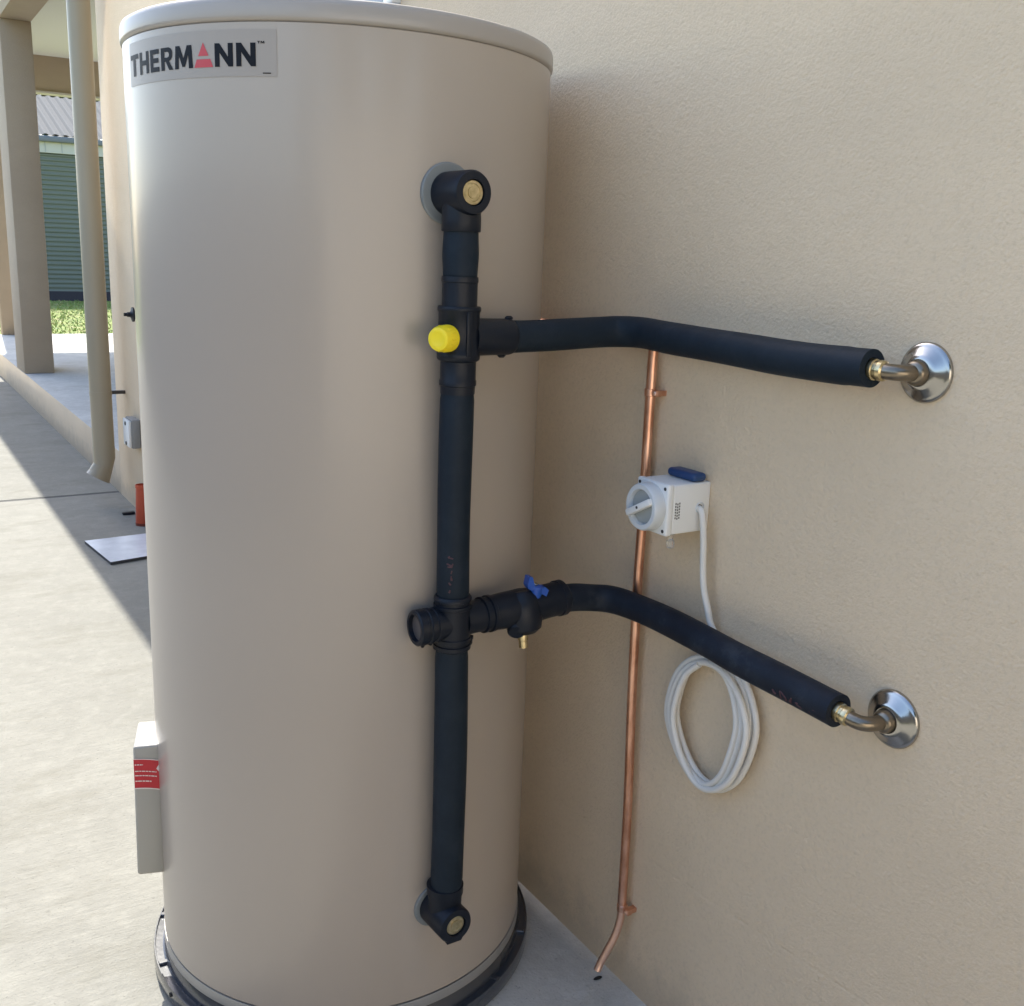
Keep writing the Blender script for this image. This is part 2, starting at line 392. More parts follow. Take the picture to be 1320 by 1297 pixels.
bk = thing('orange_bucket', 'orange plastic pot standing on the path behind the heater', 'pot', (.978, 4.72, 0))
bm = NB(); lathe(bm, (.989, 4.70, 0), (0, 0, 1), [(0, .034), (.006, .034), (.17, .027), (.172, .029), (.185, .029), (.186, .025), (.02, .022), (.02, 0)], 32, True, False)
link('body', bm, ORANGE, bk, True)
bm = NB(); lathe(bm, (.989, 4.70, -.0), (0, 0, 1), [(0, .035), (.012, .035), (.012, .034)], 32); link('base_ring', bm, mat('dark_orange', (.2, .04, .02), .6), bk, True)
bm = NB(); P = [Vector(p) for p in ((.700, 4.480), (.735, 4.122), (1.02, 4.175), (1.005, 4.50))]
lo = [bm.verts.new((p.x, p.y, .002)) for p in P]; hi = [bm.verts.new((p.x, p.y, .013)) for p in P]
bm.faces.new(hi); bm.faces.new(lo[::-1])
for k in range(4): bm.faces.new((lo[k], lo[(k + 1) % 4], hi[(k + 1) % 4], hi[k]))
bd = tag(link('board', bm, [BOARD, mat('board_edge', (.05, .05, .055), .7)]), 'flat white board lying on the shaded path behind the heater', 'board')
for f in bd.data.polygons:
    if abs(f.normal.z) < .5: f.material_index = 1
bm = NB(); box(bm, (.940, 4.90, .001), (.995, 4.93, .012), .003); tag(link('plastic_offcut', bm, BLK, None, True), 'tiny black plastic offcut on the concrete beside the orange pot', 'offcut')

# ------------------------------------------------------------------ shed beyond the lawn
shed = thing('shed', 'green corrugated steel shed with pale roof beyond the lawn', 'shed', (4, 24.2, 0))
def corrugated(name, origin, du, dv, U, V, pitch, amp, nrm, m, parent):
    bm = NB(); o = Vector(origin); du = Vector(du); dv = Vector(dv); nrm = Vector(nrm); N = int(V / pitch * 4); prev = None
    for i in range(N + 1):
        t = i * V / N; h = amp * (0, 1, 1, 0)[i % 4]
        a = bm.verts.new(o + dv * t + nrm * h); b_ = bm.verts.new(o + dv * t + du * U + nrm * h)
        if prev: bm.faces.new((prev[0], prev[1], b_, a))
        prev = (a, b_)
    return link(name, bm, m, parent)
corrugated('corrugated_wall', (-2, 24.15, .16), (1, 0, 0), (0, 0, 1), 12, 2.84, .095, .02, (0, -1, 0), GREEN, shed)
simple('core_wall', (-2, 24.18, 0), (10, 29, 3.2), GREEN, shed)
simple('base_band', (-2.01, 24.12, 0), (10.01, 24.17, .20), DARKB, shed)
simple('fascia_band', (-2.02, 24.08, 3.0), (10.02, 24.16, 3.215), CREAM, shed)
for k in range(8): simple('fascia_lap', (2.2 + .32 * k, 24.07, 3.01), (2.21 + .32 * k, 24.08, 3.21), GREYP, shed)
simple('gutter', (-2.1, 23.98, 3.216), (10.1, 24.15, 3.33), GREYG, shed, .01)
corrugated('roof', (-2.1, 24.02, 3.34), (0, 3.2, 1.12), (1, 0, 0), 1.0, 12.2, .19, .03, (0, -.33, .94), ROOFM, shed)

LEAF = [mat('leaf_dark', (.035, .06, .02), .6), mat('leaf_mid', (.07, .10, .035), .6)]
# trees beyond the shed: leaf clumps seen through the porch
def leafy_tree(x, y, h, rad, label):
    t = thing('tree', label, 'tree', (x, y, 0), 'dark trees around the yard')
    bm = NB(); tube(bm, smooth_path([(x, y, 0), (x + .1, y, h * .3), (x - .1, y + .1, h * .6), (x, y, h * .85)], 5), .22, 10, True, lambda i, n: 1 - .7 * i / n)
    for k in range(6):
        a = k * 1.05; tube(bm, [(x, y, h * .45 + k * .2), (x + math.cos(a) * rad * .5, y + math.sin(a) * rad * .5, h * .6 + k * .25), (x + math.cos(a) * rad * .8, y + math.sin(a) * rad * .8, h * .75 + k * .2)], .06, 6)
    link('trunk', bm, mat('bark', (.09, .07, .05), .9), t)
    bm = NB(); rn = random.Random(int(x * 10))
    cl = [(Vector((rn.gauss(0, .5), rn.gauss(0, .5), rn.gauss(0, .4))) * rad, rn.uniform(.3, .55) * rad) for _ in range(22)]
    for k in range(9000):
        c, r = cl[k % 22]; d = Vector((rn.gauss(0, 1), rn.gauss(0, 1), rn.gauss(0, 1))).normalized() * r * rn.uniform(.6, 1.05)
        p = Vector((x, y, h * .72)) + c + d; s_ = rn.uniform(.06, .13)
        u = Vector((rn.gauss(0, 1), rn.gauss(0, 1), rn.gauss(0, 1))).normalized(); v2 = u.orthogonal().normalized()
        f = bm.faces.new([bm.verts.new(p + u * s_), bm.verts.new(p + v2 * s_ * .5), bm.verts.new(p - u * s_), bm.verts.new(p - v2 * s_ * .5)]); f.material_index = rn.choice((0, 0, 1))
    link('crown', bm, LEAF, t)
leafy_tree(5.0, 32, 7.4, 2.4, 'dark leafy tree above the left part of the shed roof')
leafy_tree(8.2, 34, 7.4, 2.4, 'leafy tree above the shed roof, seen right of the downpipe')
leafy_tree(-2.4, -6.3, 5.6, 2.2, 'unseen leafy tree added to block sky, behind and left of the viewer')  # this and the next two: unseen trees added to cut skylight from behind
leafy_tree(1.2, -6.8, 6.2, 2.4, 'unseen leafy tree added to block sky, straight behind the viewer')
leafy_tree(4.6, -6.2, 5.8, 2.2, 'unseen leafy tree added to block sky, behind and right of the viewer')
# grass blades over the part of the lawn in view
bm = NB(); rn = random.Random(3)
for k in range(9000):
    x = rn.uniform(1.5, 5.5); y = rn.uniform(12.75, 24.1)
    hgt = rn.uniform(.015, .045); a = rn.uniform(0, 6.28); wv = Vector((math.cos(a), math.sin(a), 0)) * .012; lean = Vector((rn.gauss(0, .02), rn.gauss(0, .02), hgt))
    p = Vector((x, y, -.004)); f = bm.faces.new([bm.verts.new(p - wv), bm.verts.new(p + wv), bm.verts.new(p + lean)]); f.material_index = rn.choice((0, 0, 1))
tag(link('grass', bm, [mat('grass_green', (.22, .31, .07), .6), mat('grass_dry', (.42, .37, .16), .7)]), 'short patchy sunlit grass between the porch and the shed', 'grass', kind='stuff')

# ================================================================== WATER HEATER
tank = thing('water_heater', 'tall beige cylindrical electric water heater standing against the rendered wall', 'water heater', (TC.x, TC.y, 0))
tc3 = lambda z=0: (TC.x, TC.y, z)
def onr(phi, rho, z): return Vector((TC.x + rho * math.cos(R(phi)), TC.y + rho * math.sin(R(phi)), z))
SEG = 256
bm = NB(); lathe(bm, tc3(), (0, 0, 1), [(.0695, .312), (.072, TR), (1.5070, TR), (1.508, .318)], SEG); link('body', bm, TANK, tank, True)
bm = NB(); lathe(bm, tc3(), (0, 0, 1), [(1.5075, .3165), (1.509, .3195), (1.511, .3225), (1.514, .3232), (1.529, .3232), (1.535, .3215), (1.5375, .317), (1.545, .20), (1.548, 0)], SEG, True, False)
link('lid', bm, LIDM, tank, True, 60)
bm = NB(); lathe(bm, tc3(), (0, 0, 1), [(.050, .314), (.052, .3215), (.0655, .3215), (.069, .3205), (.0692, .310)], SEG); link('bottom_rim', bm, mat('rim_metal', (.33, .32, .30), .35, .3), tank, True, 60)
# moulded base: dished ring with ribs
bm = NB(); lathe(bm, tc3(), (0, 0, 1), [(.002, .30), (.002, .3385), (.006, .3405), (.028, .3405), (.0315, .3393), (.0315, .3375), (.0275, .3366), (.0275, .3250), (.046, .318), (.0505, .314), (.0505, .2)], SEG)
base = link('base_ring', bm, BLKG, tank, True, 40)
for k in range(15):
    a = k * 24.0 + 9; mtx = Matrix.Translation(tc3()) @ Matrix.Rotation(R(a), 4, 'Z')
    bm = NB(); box(bm, (.320, -.0045, .020), (.3372, .0045, .0325), .001, 1, mtx)
    link('rib', bm, BLKG, base, False)
# small drain hole plug on the ring
bm = NB(); lathe(bm, onr(190, .3397, .022), (-1, -.1, 0), [(0, .004), (.003, .004)], 12); link('plug', bm, DARK, base)

# brand label with hand-drawn letters wrapped on the cylinder
def wrap(u, z, rho): return onr(u, rho, z)
def patch(bm, u0, u1, z0, z1, rho, n=24):
    prev = None
    for i in range(n + 1):
        u = u0 + (u1 - u0) * i / n; a = bm.verts.new(wrap(u, z0, rho)); b_ = bm.verts.new(wrap(u, z1, rho))
        if prev: bm.faces.new((prev[0], a, b_, prev[1]))
        prev = (a, b_)
bm = NB(); patch(bm, -177.5, -127.5, 1.443, 1.4985, TR + .0006, 60)
label = link('brand_label', bm, STICK, tank, True)
S = .27   # stroke
G = {
 'T': [[(0, 1), (1, 1), (1, .78), (.65, .78), (.65, 0), (.35, 0), (.35, .78), (0, .78)]],
 'H': [[(0, 0), (0, 1), (S, 1), (S, .61), (1 - S, .61), (1 - S, 1), (1, 1), (1, 0), (1 - S, 0), (1 - S, .39), (S, .39), (S, 0)]],
 'E': [[(0, 0), (0, 1), (1, 1), (1, .79), (.33, .79), (.33, .61), (.92, .61), (.92, .40), (.33, .40), (.33, .21), (1, .21), (1, 0)]],
 'R': [[(0, 0), (0, 1), (.30, 1), (.30, 0)], [(.30, 1), (.66, 1), (.84, .95), (.94, .84), (.96, .69), (.92, .55), (.82, .45), (.68, .40), (1, 0), (.67, 0), (.40, .38), (.30, .38), (.30, .56), (.56, .56), (.66, .60), (.69, .68), (.66, .77), (.56, .81), (.30, .81)]],
 'M': [[(0, 0), (.06, 1), (.30, 1), (.5, .45), (.70, 1), (.94, 1), (1, 0), (.78, 0), (.755, .58), (.575, .08), (.425, .08), (.245, .58), (.22, 0)]],
 'N': [[(0, 0), (0, 1), (.27, 1), (.73, .42), (.73, 1), (1, 1), (1, 0), (.75, 0), (.27, .60), (.27, 0)]],
 'A': [[(.22, .46), (.5, 1), (.78, .46)], [(.14, .33), (.86, .33), (1, 0), (0, 0)]],
}
def letter(ch, u0, u1, z0, z1, m, parent, name='letter'):
    bm = NB()
    for poly in G[ch]:
        f = bm.faces.new([bm.verts.new((u0 + (u1 - u0) * a, 0, z0 + (z1 - z0) * c)) for a, c in poly]); f.normal_update()
    bmesh.ops.triangulate(bm, faces=bm.faces)
    for k in range(1, 8):   # cut into strips so that the faces follow the curve
        x = u0 + (u1 - u0) * k / 8
        bmesh.ops.bisect_plane(bm, geom=bm.verts[:] + bm.edges[:] + bm.faces[:], plane_co=(x, 0, 0), plane_no=(1, 0, 0))
    for v_ in bm.verts: v_.co = wrap(v_.co.x, v_.co.z, TR + .0011)
    return link(name, bm, m, parent)
z0, z1 = 1.4548, 1.4826
for ch, a, b_, m in (('T', -176.6, -171.3, INK), ('H', -170.4, -165.6, INK), ('E', -164.8, -160.9, INK), ('R', -160.1, -155.6, INK), ('M', -155.0, -149.1, INK), ('A', -148.7, -143.3, REDI), ('N', -142.8, -138.0, INK), ('N', -137.2, -132.4, INK)):
    letter(ch, a, b_, z0, z1 + (.002 if ch == 'A' else 0), m, label)
letter('T', -132.0, -131.3, 1.4815, 1.4845, INK, label, 'trademark_letter'); letter('M', -131.2, -130.3, 1.4815, 1.4845, INK, label, 'trademark_letter')
bm = NB(); patch(bm, -130.8, -128.9, 1.4462, 1.4475, TR + .0011, 4); link('small_print', bm, INK, label)

# element cover on the left side with its red warning label
CM = Matrix(((.957, .29, 0, .306), (-.29, .957, 0, 1.636), (0, 0, 1, 0), (0, 0, 0, 1)))
def clink(name, bm, m, parent, smooth=False, sharp=40):
    bmesh.ops.transform(bm, matrix=CM, verts=bm.verts); return link(name, bm, m, parent, smooth, sharp)
bm = NB(); box(bm, (0, 0, .193), (.0455, .098, .430), .005, 3)
for v_ in bm.verts:
    if v_.co.z > .4: v_.co.x += .004 * (v_.co.z - .4) / .03 * (1 - v_.co.x / .05)
cover = clink('element_cover', bm, BEIGEP, tank, True, 50)
bm = NB(); box(bm, (.0450, .003, .196), (.0475, .095, .427)); clink('gasket', bm, DARK, cover)
bm = NB(); box(bm, (.0475, -.004, .188), (.075, .102, .436), .002); clink('cover_flange', bm, TANK, cover, True)
bm = NB(); lathe(bm, (.051, -.003, .200), (0, -1, 0), [(0, .0048), (.003, .0048), (.005, .003)], 14); lathe(bm, (.051, .004, .189), (0, 0, -1), [(0, .0045), (.008, .0045), (.010, .003)], 14); clink('cover_screw', bm, CHROME, cover, True)
def lab(bm, x0, x1, z0, z1, y, sag):
    N = 10; prev = None
    for i in range(N + 1):
        x = x0 + (x1 - x0) * i / N; dz = -sag * (x / .045) ** 2
        a = bm.verts.new((x, y, z0 + dz)); b_ = bm.verts.new((x, y, z1 + dz))
        if prev: bm.faces.new((prev[0], prev[1], b_, a))
        prev = (a, b_)
bm = NB(); lab(bm, .0035, .0435, .355, .409, -.0009, .006)
wl = clink('warning_label', bm, REDL, cover)
for z, x0, x1, t in ((.4078, .0035, .0435, .0016), (.3975, .005, .018, .0018), (.3860, .005, .0385, .0016), (.3780, .005, .039, .0018), (.3680, .005, .030, .0020), (.3548, .0035, .0435, .0020)):
    bm = NB()
    if x1 - x0 > .039: lab(bm, x0, x1, z, z + t, -.0014, .006)
    else:
        xx = x0; rq = random.Random(int(z * 1e4))
        while xx < x1: e_ = min(x1, xx + rq.uniform(.0025, .006)); lab(bm, xx, e_, z, z + t, -.0014, .006); xx = e_ + .0009
    clink('print_line', bm, PINKL, wl)
bm = NB(); bm.faces.new([bm.verts.new(p) for p in ((.0385, -.0015, .3885), (.0435, -.0015, .3815), (.0430, -.0015, .3965))]); clink('warning_triangle', bm, PINKL, wl)

def prism(bm, poly, z0, z1, top=None):
    lo = [bm.verts.new((x, y, z0)) for x, y in poly]; hi = [bm.verts.new((x, y, z1)) for x, y in (top or poly)]; n_ = len(poly)
    bm.faces.new(lo[::-1]); bm.faces.new(hi)
    for k in range(n_): bm.faces.new((lo[k], lo[(k + 1) % n_], hi[(k + 1) % n_], hi[k]))
# round grey flanges where the pipes leave the heater
PHT, PHB = -87.2, -87.0
for phi, z in ((PHT, 1.312), (PHB, .2334)):
    n_ = Vector((math.cos(R(phi)), math.sin(R(phi)), 0)); p = onr(phi, TR - .006, z)
    bm = NB(); lathe(bm, p, n_, [(0, .041), (.0075, .041), (.009, .0395), (.0095, .036)] if z > 1 else [(0, .036), (.0075, .036), (.009, .0345), (.0095, .031)], 48); link('pipe_flange', bm, GREYD, tank, True)

# ================================================================== INSULATED RISER on the heater
PX, PY = .6833, 1.2397
riser = thing('insulated_riser', 'vertical black insulated pipe joining upper and lower outlets on the heater front', 'insulated pipe', (PX, PY, .3))
def collar(name, p0, axis, prof, parent=riser, m=BLK, seg=36):
    bm = NB(); lathe(bm, p0, axis, prof, seg); return link(name, bm, m, parent, True, 40)
for phi, z, sgn in ((PHT, 1.312, -1), (PHB, .2334, 1)):
    n_ = Vector((math.cos(R(phi)), math.sin(R(phi)), 0)); q = onr(phi, TR, z)
    # radial housing
    bm = NB(); lathe(bm, q - n_ * .0, n_, [(.003, .0285), (.062, .0285), (.066, .0265), (.0665, .0170), (.060, .0165), (.060, 0)], 40, True, False)
    e = link('elbow', bm, BLK, riser, True, 40)
    bm = NB(); px = PX + (.0 if sgn < 0 else .0)
    if sgn < 0: lathe(bm, (PX, PY, z - .008), (0, 0, -1), [(0, .025), (.026, .0262), (.040, .0262), (.041, .0255)], 40)
    else: lathe(bm, (PX, PY + .004, z + .006), (0, 0, 1), [(0, .0255), (.03, .0262), (.034, .0262), (.034, .028), (.048, .0285), (.049, .026)], 40)
    link('socket', bm, BLK, e, True, 40)
    if sgn > 0:
        bm = NB(); c0 = q + n_ * .058; prism(bm, [(c0.x - .012, c0.y - .004), (c0.x + .012, c0.y - .004), (c0.x + .012, c0.y + .004), (c0.x - .012, c0.y + .004)], z - .031, z - .018, [(c0.x - .02, c0.y - .004), (c0.x + .02, c0.y - .004), (c0.x + .02, c0.y + .004), (c0.x - .02, c0.y + .004)])
        link('moulding_tip', bm, BLK, e)
    bm = NB(); c = q + n_ * .058; lathe(bm, c, n_, [(0, .0160), (.0045, .0160), (.0055, .0150), (.0055, .0115), (.0045, .0110), (.0045, .0075), (.0058, .0070), (.0058, 0)], 36, True, False)
    link('brass_plug', bm, BRASS, e, True, 30)
def wob(seed, amp=.02):
    r_ = random.Random(seed); ph = [r_.uniform(0, 6) for _ in range(3)]
    return lambda i, n: 1 + amp * math.sin(i * .35 + ph[0]) + amp * .6 * math.sin(i * .13 + ph[1])
def sleeve(name, z_hi, z_lo, r, parent, m=FOAM, bulge=0, dx=0):
    n_ = 24; pts = [(PX + dx * math.sin(PI * i / n_), PY, z_hi + (z_lo - z_hi) * i / n_) for i in range(n_ + 1)]; w_ = wob(int(z_hi * 100), .012)
    bm = NB(); tube(bm, pts, r, 36, True, lambda i, n: (.93 if i in (0, n - 1) else 1) * w_(i, n) * (1 + bulge * math.sin(PI * i / (n - 1)))); return link(name, bm, m, parent, True, 50)
sleeve('insulation_sleeve', 1.268, 1.203, .0232, riser, FOAM, .05)
# upper tee
collar('collar', (PX, PY, 1.205), (0, 0, -1), [(0, .0245), (.004, .0250), (.007, .0250), (.008, .0240), (.040, .0240), (.044, .0245)])
tee = collar('tee', (PX, PY, 1.166), (0, 0, -1), [(0, .0285), (.002, .0295), (.006, .0295), (.008, .0280), (.060, .0280), (.062, .0295), (.070, .0295), (.072, .0280), (.074, .0245), (.098, .0245), (.1, .0255), (.106, .0255), (.107, .024), (.118, .0235)])
bm = NB(); box(bm, (PX - .004, PY - .0305, 1.10), (PX + .004, PY - .026, 1.160), .0015); link('seam_rib', bm, BLK, tee, True)
sleeve('insulation_sleeve', 1.052, .752, .0236, riser, FOAM, 0, -.0015)
sleeve('insulation_sleeve', .680, .285, .0246, riser, FOAM, 0, .002)
# yellow cap on the tee, pointing left and out
d = Vector((-.86, -.5, 0)).normalized(); p0 = Vector((PX, PY, 1.1245))
bm = NB(); lathe(bm, p0 + d * .018, d, [(0, .0140), (.016, .0140)], 28); link('branch_stub', bm, BLK, tee, True)
bm = NB(); lathe(bm, p0 + d * .026, d, [(0, .0165), (.001, .0180), (.004, .0182), (.022, .0170), (.027, .0150), (.0285, .0110), (.0275, .0085), (.0275, 0)], 40, True, False)
for k in range(14):
    a = 2 * PI * k / 14; u_, v2, a_ = frame_from(d); c = p0 + d * .036 + (u_ * math.cos(a) + v2 * math.sin(a)) * .0172
    lathe(bm, c - d * .008, d, [(0, .0010), (.017, .0009)], 6)
link('yellow_cap', bm, YEL, tee, True, 45)
# small lugs around the horizontal socket of the tee
bm = NB(); lathe(bm, (PX + .018, PY, 1.1245), (1, 0, 0), [(0, .0255), (.060, .0250), (.064, .0240), (.066, .0225)], 36); link('branch_socket', bm, BLK, tee, True, 40)
for a, x in ((100, .762), (250, .752)):
    bm = NB(); c = Vector((x, PY + .0245 * math.cos(R(a)) * 0, 1.1245 + (.0255 if a == 100 else -.0255))); lathe(bm, c, (1, 0, 0), [(-.006, .0015), (-.003, .0035), (.003, .0035), (.006, .0015)], 10); link('lug', bm, BLK, tee)
# lower cross
zc = .7165
cross = collar('cross_fitting', (PX, PY, .758), (0, 0, -1), [(0, .0250), (.003, .0275), (.007, .0275), (.008, .0255), (.012, .0255), (.013, .0278), (.018, .0278), (.019, .0262), (.062, .0262), (.063, .0278), (.068, .0278), (.069, .0255), (.073, .0255), (.074, .0275), (.080, .0275), (.082, .025)])
bm = NB(); lathe(bm, (PX + .012, PY, zc), (-1, 0, 0), [(0, .0235), (.038, .0235), (.039, .0255), (.044, .0255), (.045, .0240), (.049, .0240), (.050, .0262), (.055, .0262), (.056, .0250), (.060, .0250), (.061, .0265), (.071, .0262), (.073, .0240), (.073, .0195), (.066, .0190)], 40, True, False)
link('open_plug', bm, BLK, cross, True, 35)
bm = NB(); lathe(bm, (PX + .012 - .0655, PY, zc), (-1, 0, 0), [(0, .0188), (.0012, .0188)], 36); link('plug_face', bm, mat('grey_plug_face', (.085, .075, .075), .35), cross, True)
for k, (x, z) in enumerate(((.645, .6925), (.6325, .691), (PX + .027, .6815), (PX + .0285, .6885))):
    bm = NB(); lathe(bm, (x, PY - .006, z), (0, 0, 1), [(-.003, .002), (0, .0035), (.004, .0035)], 10); link('lug', bm, BLK, cross)
# faint red hand marking
def marker(parent, pts, m=MARK, r=.0006):
    bm = NB(); tube(bm, pts, r, 6); link('marker_stroke', bm, m, parent)
rr_ = random.Random(5)
def on_pipe(a, z): return (PX + .0246 * math.cos(R(a)), PY + .0246 * math.sin(R(a)), z)

# ================================================================== UPPER INSULATED PIPE to the wall
up_ = thing('insulated_pipe', 'black insulated pipe running from heater tee to the upper wall outlet', 'insulated pipe', (.8, 1.2, 1.125), 'insulated pipes between heater and wall')
pts = smooth_path([(.760, 1.2397, 1.1245), (.80, 1.2397, 1.1250), (.855, 1.240, 1.1270), (.915, 1.240, 1.1295), (.950, 1.232, 1.1310), (.968, 1.200, 1.1315), (.971, 1.145, 1.1288), (.972, 1.083, 1.1270), (.972, 1.006, 1.1250), (.972, .93, 1.1225), (.972, .86, 1.1220), (.973, .788, 1.1235)], 8)
w_ = wob(11, .008)
bm = NB(); tube(bm, pts, .0226, 40, False, lambda i, n: w_(i, n) * (.965 if i > n - 5 else 1), inner=.0125)
bm.faces.new([v_ for v_ in bm.verts][:40][::-1]); link('insulation', bm, FOAM, up_, True, 50)
# ================================================================== LOWER INSULATED PIPE with valve
lo_ = thing('insulated_pipe', 'dusty black insulated pipe with blue handled valve running to the lower wall outlet', 'insulated pipe', (.8, 1.2, .71), 'insulated pipes between heater and wall')
lo_.name = 'insulated_pipe'
pts = smooth_path([(.868, 1.243, .7215), (.90, 1.246, .7200), (.940, 1.248, .7130), (.966, 1.232, .7110), (.979, 1.190, .7100), (.983, 1.118, .7100), (.978, 1.03, .7105), (.972, .954, .7100), (.970, .86, .7090), (.968, .776, .7075)], 8)
w_ = wob(23, .010)
bm = NB(); tube(bm, pts, .0215, 40, False, lambda i, n: w_(i, n), inner=.0125)
bm.faces.new([v_ for v_ in bm.verts][:40][::-1]); link('insulation', bm, FOAM2, lo_, True, 50)
bm = NB(); vy = 1.2395
lathe(bm, (.700, vy, zc + .002), (1, 0, .03), [(0, .0240), (.030, .0240), (.031, .0270), (.035, .0270), (.036, .0250), (.041, .0250), (.042, .0278), (.047, .0278), (.048, .0262), (.056, .0265), (.062, .0272), (.090, .0280), (.125, .0270), (.150, .0245)], 40)
link('valve_coupling', bm, BLK, lo_, True, 35)
vb = None
bm = NB(); lathe(bm, (.800, vy - .004, zc + .008), (.05, -.15, -1), [(-.024, .016), (-.016, .0235), (0, .0285), (.022, .0288), (.034, .0262), (.041, .0180), (.043, 0)], 36, True, False)
lathe(bm, (.790, vy - .006, zc - .018), (-.45, -.7, -.3), [(0, .014), (.018, .0135), (.021, .0105)], 24)
vb = link('valve_body', bm, BLK, lo_, True, 35)
bm = NB(); lathe(bm, (.836, vy + .002, zc + .006), (1, .03, .05), [(-.02, .0262), (.030, .0262), (.031, .0280), (.040, .0280), (.041, .0250), (.045, .0230)], 40)
link('valve_socket', bm, BLK, lo_, True, 35)
bm = NB(); lathe(bm, (.797, vy - .012, zc - .026), (.04, -.1, -1), [(0, .0078), (.016, .0078), (.017, .0068), (.028, .0068), (.028, .0045), (.018, .0035)], 20, True, False); link('drain_nipple', bm, BRASS, vb, True, 35)
# blue butterfly handle
hc = Vector((.8165, vy - .012, zc + .0390))
bm = NB(); lathe(bm, hc + Vector((0, 0, -.016)), (.1, -.1, 1), [(0, .0095), (.014, .0095), (.017, .0085), (.018, .006)], 24)
for sx in (-1, 1):
    a = Vector((.9 * sx, -.10 * sx, -.20 * sx)); aa = a.normalized()
    side = Vector((0, 0, 1)).cross(aa).normalized(); upv = aa.cross(side) * -1
    if upv.z < 0: upv = -upv
    prof = [(.004, -.006, .002), (.004, .0005, .004), (.013, -.0045, .004), (.0165, .0 , .004), (.0170, .014, .0035), (.0115, .0145, .003)] if sx < 0 else [(.004, -.008, .002), (.004, -.001, .004), (.013, -.010, .004), (.019, -.012, .004), (.0205, -.002, .0035), (.014, .002, .003)]
    lo = []; hi = []
    order = [0, 2, 3, 4, 5, 1]
    for k in order:
        s_, h_, t_ = prof[k]; p = hc + aa * s_ + upv * h_
        lo.append(bm.verts.new(p - side * .0075)); hi.append(bm.verts.new(p + side * .0075))
    bm.faces.new(lo); bm.faces.new(hi[::-1])
    for k in range(6): bm.faces.new((lo[k], hi[k], hi[(k + 1) % 6], lo[(k + 1) % 6]))
link('valve_handle', bm, BLUE, lo_, False)
bm = NB(); lathe(bm, hc + Vector((0, 0, .0015)), (.1, -.25, 1), [(0, .0042), (.0025, .0042), (.0035, .003)], 6); link('handle_nut', bm, CHROME, lo_)

# faint handwritten marks, unreadable in the photograph: loose pen strokes on the foam
def strokes(parent, f, seed):
    r_ = random.Random(seed)
    for k in range(6):
        u0 = k / 6; n_ = r_.choice((3, 4, 5)); P = [(u0 + r_.uniform(0, .13), r_.uniform(0, 1)) for _ in range(n_)]
        P.sort(key=lambda q: q[0] + r_.uniform(-.06, .06)); bm = NB()
        tube(bm, smooth_path([f(*q) for q in P], 5), .0011, 6); link('marker_stroke', bm, MARK, parent)
strokes(riser, lambda u, v_: (PX + .0238 * math.cos(R(-118 - 26 * v_)), PY + .0238 * math.sin(R(-118 - 26 * v_)), .822 - .058 * u), 4)
strokes(lo_, lambda u, v_: (.9695 - .0216 * math.cos(R(-34 + 34 * v_)), .868 - .082 * u, .7086 + .0216 * math.sin(R(-34 + 34 * v_))), 9)
# ================================================================== WALL OUTLETS
def wall_outlet(label, c, e, rad, tilt):
    t = thing('wall_outlet', label, 'wall outlet', c, 'chrome wall outlets'); c = Vector(c)
    e = Vector(e); ax = Vector((-1, 0, 0))
    bm = NB(); lathe(bm, c, ax, [(0, rad), (.003, rad + .0003), (.0055, rad - .0015), (.0065, rad - .004), (.0080, rad - .0065), (.0130, rad * .60), (.0165, rad * .47), (.0160, rad * .42), (.0100, rad * .40)], 64, True, False)
    link('flange', bm, CHROME, t, True, 60)
    # elbow: out of the wall, then along it to the pipe
    k = Vector((e.x, c.y, c.z)); d1 = (e - k); 
    path_ = [c + Vector((.01, 0, 0)), c + Vector((-.018, 0, 0))]
    corner = Vector((e.x + .004, c.y, c.z))
    A = c + Vector((-.026, 0, 0)); B = corner + (e - corner).normalized() * .020
    for i in range(9):
        s_ = i / 8; path_.append((1 - s_) ** 2 * A + 2 * s_ * (1 - s_) * corner + s_ * s_ * B)
    path_.append(e)
    bm = NB(); tube(bm, path_, .0093, 24); link('elbow', bm, PEWTER, t, True, 50)
    ax2 = (e - B).normalized()
    bm = NB(); lathe(bm, c + Vector((-.001, 0, 0)), ax, [(0, .0145), (.022, .0140), (.024, .0125), (.026, .0095)], 28); link('wall_spigot', bm, PEWTER, t, True, 40)
    bm = NB(); lathe(bm, e - ax2 * .020, ax2, [(0, .0095), (.0015, .0118), (.005, .0122), (.008, .0118), (.009, .0108), (.012, .0108), (.013, .0124), (.024, .0124), (.025, .0112), (.034, .0112)], 30); link('brass_nut', bm, BRASS, t, True, 30)
    return t
wall_outlet('upper chrome wall flange with elbow feeding the straighter black pipe', (WX, .754, 1.121), (.974, .792, 1.1225), .0345, 0)
wall_outlet('lower chrome wall flange with elbow feeding the sagging dusty black pipe', (WX, .738, .701), (.969, .780, .7065), .0365, 0)

